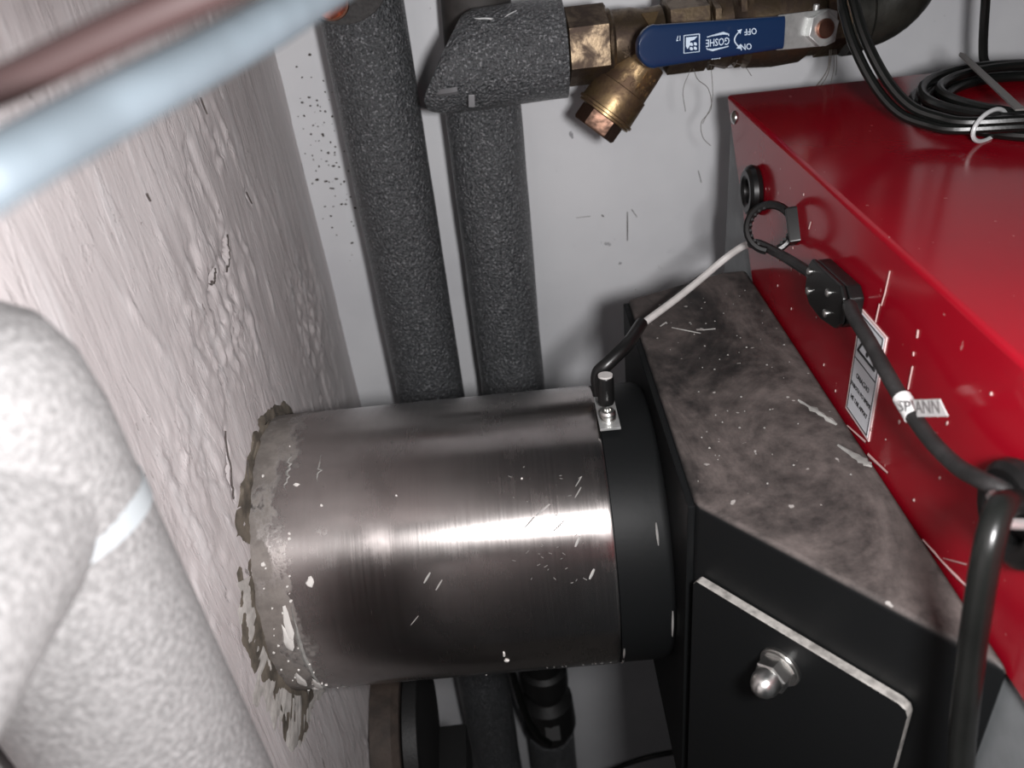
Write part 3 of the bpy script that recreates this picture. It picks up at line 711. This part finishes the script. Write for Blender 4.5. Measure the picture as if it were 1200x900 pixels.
# cast letters on the branch: read along the branch, upside down
bx = -bd; bn = Vector((0, -1, 0)); bn = (bn - bd*bn.dot(bd)).normalized(); bu = bx.cross(bn)*-1
def cast(s, t, off, sz):
    pc = b0 + bd*t; an_ = off/.0190; n_ = bn*math.cos(an_) + (bd.cross(bn))*math.sin(an_)
    ax2 = bd.cross(n_); ax2 = ax2.normalized()
    return pc, n_, ax2
for s, t in (('DN25', .0305), ('PN10', .0215)):
    for i, ch in enumerate(s):
        an_ = (1.5 - i)*.36 + .12
        side = bn.cross(bd)                      # round the branch
        n_ = (bn*math.cos(an_) + side*math.sin(an_)).normalized()
        rad = .0194 if t > .025 else .0190
        xdir = (bn*math.sin(an_) - side*math.cos(an_)).normalized(); ydir = n_.cross(xdir)
        part('cast_lettering', text_bm(ch, .0078, b0 + bd*t + n_*rad, xdir, ydir, .0007, bold=.0001), M['brass'], ys)
bm = BM()
for i in range(5):
    a, b = D(90 + 72*i), D(90 + 72*(i+2)); c0 = Vector((.1065, AY - .0212, AZ - .004))
    tube(bm, [c0 + Vector((.0042*math.cos(a), 0, .0042*math.sin(a))), c0 + Vector((.0042*math.cos(b), 0, .0042*math.sin(b)))], .0003, 5)
part('cast_star', bm, M['darkbrass'], ys)
bm = BM(); prism(bm, [(-.006, .0065), (.006, .0065), (0, -.006)], 0, .0015, (.1235, AY - .0165, AZ + .0125), (1, 0, 0), (0, .6, .8)); part('cast_web', bm, M['brass'], ys)

bv = thing('ball_valve', 'brass ball valve with blue lever above the red casing', 'valve', (.21, AY, AZ))
bm = BM(); hexa(bm, .1353, .1650, .0262, math.pi/6 - .3); part('hex_end', bm, M['darkbrass'], bv)
bm = BM(); lathe(bm, (.1650, AY, AZ), (1, 0, 0), [(0, .022), (.004, .0225), (.006, .024), (.014, .0265), (.018, .024), (.024, .024), (.028, .0275), (.048, .0290), (.066, .0280), (.072, .0245), (.078, .0245)], 36); part('valve_body', bm, M['darkbrass'], bv)
bm = BM(); hexa(bm, .2430, .2640, .0262, math.pi/6 - .1); part('hex_end', bm, M['darkbrass'], bv)
bm = BM(); hexa(bm, .1655, .1725, .0262, .35); hexa(bm, .1835, .1905, .0268, .2); part('hex_nut', bm, M['darkbrass'], bv)
# lever frame
LO = Vector((.2331, .5655, -.1052)); LL = Vector((.106, .546, -.1005))
lu = (LL - LO).normalized(); ln = Vector((0, -1, .12)); ln = (ln - lu*ln.dot(lu)).normalized(); lw = ln.cross(lu)   # text up = image down
def lp(s, w_, h=0.0): return LO + lu*s + lw*w_ + ln*h
Lb = (LL-LO).length
bm = BM(); lathe(bm, (.2331, .582, -.1052), ln, [(0, .012), (.009, .012), (.009, .0075), (.020, .0075)], 24); part('stem_boss', bm, M['darkbrass'], bv)
bm = BM()
poly = [(.030, -.0108), (.030, .0108), (-.006, .0115), (-.0128, .0095), (-.0135, 0), (-.0128, -.0095), (-.006, -.0115)]
prism(bm, poly, -.0012, .0012, LO, lu, lw, bev=.0006); part('lever_plate', bm, M['zinc'], bv, 'bare grey steel end of the lever')
bm = BM(); lathe(bm, lp(0, 0, .0012), ln, [(0, .0112), (.0058, .0112), (.0062, .0105)], 6, phase=.3); part('lever_nut', bm, M['zinc'], bv)
bm = BM(); lathe(bm, lp(0, 0, .0012), ln, [(0, .0062), (.0082, .0062), (.0088, .0055)], 20); part('valve_stem', bm, M['copper'], bv, 'coppery threaded stem')
bm = BM(); lathe(bm, lp(.0005, -.0112, -.004), -lw + ln*.2, [(0, .0020), (.0035, .0020)], 10); part('stop_pin', bm, M['zinc'], bv)
def grip():
    bm = BM(); rows = []; N = 30
    L0, L1 = .0265, Lb
    for i in range(N+1):
        t = math.sin(math.pi/2*i/N); s = L0 + (L1-L0)*t
        hw = .0102 + .0032*t
        R0 = .0125
        if L1 - s < R0: hw = (.0134)*math.sqrt(max(0.0, 1 - ((s-(L1-R0))/R0)**2))
        th_ = min(.0036, max(hw, .0002)*.9)
        row = []
        for k in range(24):
            a = 2*math.pi*k/24; ca, sa = math.cos(a), math.sin(a); e = .45
            row.append(bm.verts.new(lp(s, math.copysign(abs(ca)**e, ca)*max(hw, .0002), math.copysign(abs(sa)**e, sa)*th_ + .0002)))
        rows.append(row)
    for A, B_ in zip(rows, rows[1:]):
        for k in range(24): bm.faces.new((A[k], A[(k+1) % 24], B_[(k+1) % 24], B_[k]))
    bm.faces.new(rows[0]); bm.faces.new(rows[-1])
    return part('lever_grip', bm, M['bluegrip'], bv, 'blue vinyl grip with pale printing', sharp=50)
gr = grip()
PX = 1/1788.; HT = .0040
def ltext(s, spx, wpx, szpx, sx=1.0, shear=0.0): return part('lettering', text_bm(s, szpx*PX*1.38, lp(spx*PX, wpx*PX, HT), lu, lw, .00012, sx=sx, shear=shear, bold=.00004), M['print'], gr)
ltext('OFF', 92, -5.5, 7.0, .95, -.15); ltext('ON', 97, 10.6, 7.0, .95, -.15); ltext('GOSHE', 132.5, 2.0, 8.2, .82); ltext('17', 181, -6.5, 5.5, .8)
bm = BM()
def ln_(pts, r=.0004): tube(bm, [lp(a*PX, b*PX, HT) for a, b in pts], r, 6)
arc = [(103 + 8.5*math.sin(math.pi*i/10), -8.5 + 20.5*i/10) for i in range(11)]; ln_(arc, .00045)
for q in (((103, -8.5), (108.5, -8.2), (104.5, -3.5)), ((103.5, 12.5), (109, 11.5), (104, 7))):
    bm.faces.new([bm.verts.new(lp(a*PX, b*PX, HT + .0002)) for a, b in q])
ln_(((119, -2.8), (119, -4.8), (126, -7.5), (146, -4.2))); ln_(((146, 7.2), (146, 8.6), (139, 11.2), (119, 8.2)))
for q in (((119, -4.2), (126, -7.5), (146, -4.2), (126, -5.2)), ((146, 8.4), (139, 11.2), (119, 8.2), (139, 9.2))): bm.faces.new([bm.verts.new(lp(a*PX, b*PX, HT + .0002)) for a, b in q])
part('print_marks', bm, M['print'], gr)
bm = BM()
cxl, cwl = 165, 1.0
ln_(((cxl-9.5, cwl-9.5), (cxl+9.5, cwl-9.5), (cxl+9.5, cwl+9.5), (cxl-9.5, cwl+9.5), (cxl-9.5, cwl-9.5)), .0004)
def quad(q): bm.faces.new([bm.verts.new(lp((cxl+a)*PX, (cwl+b)*PX, HT + .0002)) for a, b in q])
big = [(7, 7 - 14)]
quad([(7.2, -7.2), (7.2, 2), (5.2, 5.5), (2.5, 2), (2, -3)][::-1]); quad([(7.2, -7.2), (2, -3), (-3, -4.0), (-7.2, -7.2)])
for a, b in ((.5, .5), (-4.4, .5), (.5, 5.2), (-4.4, 5.2)):
    quad([(a+1.7, b-1.6), (a+1.9, b+.8), (a+.2, b+1.9), (a-1.9, b+1.9), (a-1.9, b-.2), (a-.4, b-1.6)])
part('print_emblem', bm, M['print'], gr)
bm = BM()
for i in range(4): ln_(((129+i*3, 20.2), (131+i*3, 20.6)), .0003)
part('print_marks', bm, M['print'], gr)
# loose hemp from the threads
bm = BM()
def fib(pts, r=.00022): tube(bm, smooth_pts(pts, 5), r, 5)
fib([(.1536, .59, -.126), (.1475, .588, -.140), (.150, .59, -.156)]); fib([(.155, .59, -.126), (.158, .588, -.134), (.1665, .59, -.142), (.1690, .59, -.156), (.1625, .592, -.166), (.1640, .592, -.177), (.170, .592, -.184)], .00026)
fib([(.168, .59, -.126), (.1690, .588, -.15), (.1635, .592, -.167)]); fib([(.175, .59, -.124), (.19, .588, -.128), (.197, .588, -.136)]); fib([(.165, .585, -.124), (.18, .582, -.1275), (.186, .586, -.123)])
fib([(.2530, .59, -.124), (.2520, .588, -.138), (.2440, .588, -.150)], .0004); fib([(.2545, .59, -.124), (.2530, .588, -.14), (.2475, .588, -.150)], .00035); fib([(.256, .59, -.124), (.2570, .589, -.137), (.2560, .589, -.148)]); fib([(.2572, .59, -.124), (.2590, .589, -.136), (.2590, .589, -.143)])
part('hemp_fibres', bm, M['hemp'], bv, 'loose hemp fibres hanging from the threads', 'stuff')

el = thing('pipe_elbow', 'black iron pipe elbow turning upward right of the blue lever', 'elbow', (.29, AY, AZ))
bm = BM(); lathe(bm, (.2615, AY, AZ), (1, 0, 0), [(0, .0235), (.003, .0275), (.013, .0275), (.016, .0245)], 36); part('elbow_rim', bm, M['iron'], el)
bm = BM(); arcp = [(.275 + .032*math.sin(a), AY, AZ + .032*(1-math.cos(a))) for a in [D(i*9) for i in range(11)]]
tube(bm, [(.265, AY, AZ)] + arcp + [(.307, AY, -.03), (.307, AY, .03)], .0245, 28); part('elbow_body', bm, M['iron'], el)

# ================================================================ cables on the casing top
RT = -.147
coil = thing('coiled_cable', 'coil of glossy black cable lying on the red casing top', 'cable', (.168, .492, RT), 'B')
bm = BM(); r_ = .0030
pts = []
turns = 5; rad = [.074, .066, .070, .055, .060, .048]; zz = [.0032, .0035, .0098, .0045, .0105, .012]
N = 40
for i in range(turns*N + 1):
    q = i/N; k = int(min(q, turns-1e-6)); f = q - k; f2 = max(0, (f-.75)/.25); f2 = f2*f2*(3-2*f2)
    R_ = rad[k] + (rad[k+1]-rad[k])*f2; z_ = zz[k] + (zz[k+1]-zz[k])*f2
    a = D(-25) + 2*math.pi*q
    pts.append(Vector((.165 + R_*1.0*math.cos(a), .478 + R_*math.sin(a)*1.02, RT + z_ + .0006*math.sin(3*a + k))))
tube(bm, pts, r_, 10); part('cable_loops', bm, M['cable'], coil)
bm = BM()
lead = [(.150, .410, RT + .012), (.118, .4185, RT + .012), (.0909, .430, RT + .0105), (.0808, .440, RT + .0115), (.0695, .452, -.1310), (.0597, .465, -.1187), (.0506, .478, -.0993), (.0468, .490, -.0824), (.0476, .500, -.0702), (.052, .51, -.03), (.06, .52, .05)]
tube(bm, smooth_pts(lead, 6), .0030, 10); part('lead_cable', bm, M['cable'], coil)
bm = BM(); tube(bm, smooth_pts([Vector(p) + Vector((-.0055, .001, -.0035)) for p in lead], 6), .0028, 10); part('lead_cable', bm, M['cable'], coil)
bm = BM()
def tie(cx_, cy_, ca, a, b, z_):
    pass
ang = D(212); ct = Vector(((.165 + .064*math.cos(ang) - .0085), .478 + .064*math.sin(ang) - .016, RT + .0083)); cr = Vector((math.cos(ang), math.sin(ang), 0))
loop = [ct + cr*.0150*math.cos(t) + Vector((0, 0, 1))*.0080*math.sin(t) for t in [2*math.pi*i/24 for i in range(24)]]
tube(bm, loop, .0012, 8, closed=True, hint=(0, 0, 1)); part('cable_tie', bm, M['tie'], coil, 'pale plastic cable tie')
bm = BM(); t0 = Vector((.1140, .423, RT + .0165)); t1 = Vector((.1335, .530, RT + .0246))
wv = Vector((1, -.2, 0)).normalized()
a_, b_, d_ = frame_of(t1-t0); 
for s_ in (0,):
    L = (t1-t0).length; wd = .0024
    prism(bm, [(0, -wd), (L*.96, -wd*.8), (L, 0), (L*.96, wd*.8), (0, wd)], -.0005, .0005, t0, d_, wv - d_*wv.dot(d_))
part('tie_tail', bm, M['oldtie'], coil, 'long grey free end of a cable tie')
bm = BM(); tube(bm, smooth_pts([(.205, .565, RT + .0035), (.1860, .570, RT + .0035), (.1765, .573, RT + .0055), (.1730, .575, -.130), (.1683, .575, -.1003), (.1666, .575, -.0847), (.165, .576, -.03), (.164, .576, .06)], 6), .0030, 10)
solo('cable', bm, M['cable'], 'straight black cable rising behind the cable coil', 'cable', (.187, .585, RT), 'B')

# ================================================================ lagged elbow close to the lens, lower left
NP = thing('lagged_elbow', 'pale looking foam lagged pipe elbow close up at lower left', 'pipe', (-.121, .152, FZ))
bm = BM(); rA = .0285
lathe(bm, (-.1215, .1515, FZ + .02), (0, 0, 1), [(0, rA), (.4, rA), (.8, rA)] + [(1.0 + .04*i, rA + .0004*noise.noise(Vector((i, 3, 3)))) for i in range(9)] + [(1.35, rA), (1.385, rA*.995), (1.398, rA*.95), (1.408, rA*.82), (1.415, rA*.55), (1.418, rA*.2)], 48)
part('upright_sleeve', bm, M['nearfoam'], NP)
bm = BM(); rB = .0262
lathe(bm, (-.1215, .1700, -.1080), (0, -1, .02), [(0, rB*.25), (.003, rB*.62), (.008, rB*.87), (.015, rB*.99), (.022, rB), (.06, rB*1.0), (.12, rB), (.30, rB)], 48)
part('level_sleeve', bm, M['nearfoam'], NP)
def band(name, c, ax, r, hw, th_, mat, lab):
    bm = BM(); lathe(bm, Vector(c) - Vector(ax).normalized()*hw, ax, [(0, r), (0, r+th_), (2*hw, r+th_), (2*hw, r)], 48, cap0=False, cap1=False); part(name, bm, mat, NP, lab)
band('cable_tie', (-.1215, .1515, -.121), (-.1, .16, 1), rA - .0006, .0030, .0011, M['ties'], 'pale plastic tie pulled round the foam')

# ================================================================ two cables crossing close to the lens, upper left
bm = BM(); tube(bm, smooth_pts([(-.085, -.12, -.030), (-.060, .05, -.0215), (-.0508, .0762, -.0199), (-.0487, .0824, -.0193), (-.0438, .1066, -.0184), (-.0335, .1377, -.0161), (-.0222, .1638, -.0122), (-.0099, .184, -.0083), (.02, .225, .004), (.10, .33, .08), (.16, .40, .25)], 6), [.0035, .0036, .0037, .0038, .0039, .004], 16)
solo('cable', bm, M['bluerod'], 'blurred pale blue-grey cable crossing the upper left corner', 'cable', (-.045, .1, -.019))
bm = BM(); tube(bm, smooth_pts([(-.0793, .102, -.0198), (-.0649, .104, -.0159), (-.0582, .1052, -.0151), (-.0450, .1076, -.0113), (-.0319, .1098, -.0078), (-.0253, .111, -.0060), (.0, .116, .0015), (.10, .14, .04), (.20, .16, .12)], 6), .0024, 14)
solo('cable', bm, M['redrod'], 'blurred dark red cable above the pale blue cable at upper left', 'cable', (-.045, .107, -.011))

# ================================================================ round pump on the left wall, in shadow under the flue
pm = thing('circulation_pump', 'round dark pump housing on the left wall below the flue', 'pump', (WX, .46, -.70))
pc = Vector((WX + .001, .455, -.665))
bm = BM(); lathe(bm, pc, (1, 0, 0), [(0, .085), (.018, .085), (.024, .080)], 40); part('pump_housing', bm, M['rust'], pm, 'rusty brown housing')
bm = BM(); lathe(bm, pc + Vector((.024, 0, 0)), (1, 0, 0), [(0, .072), (.002, .075), (.014, .075), (.016, .070), (.016, .03)], 40); part('pump_flange', bm, M['dark'], pm)
bm = BM(); box(bm, pc + Vector((.050, .022, -.075)), (.034, .05, .05), bev=.002); part('terminal_box', bm, M['dark'], pm, 'small dark terminal box')
bm = BM(); box(bm, pc + Vector((.050, -.0035, -.0985)), (.024, .001, .0012)); part('box_trim', bm, M['edge'], pm)
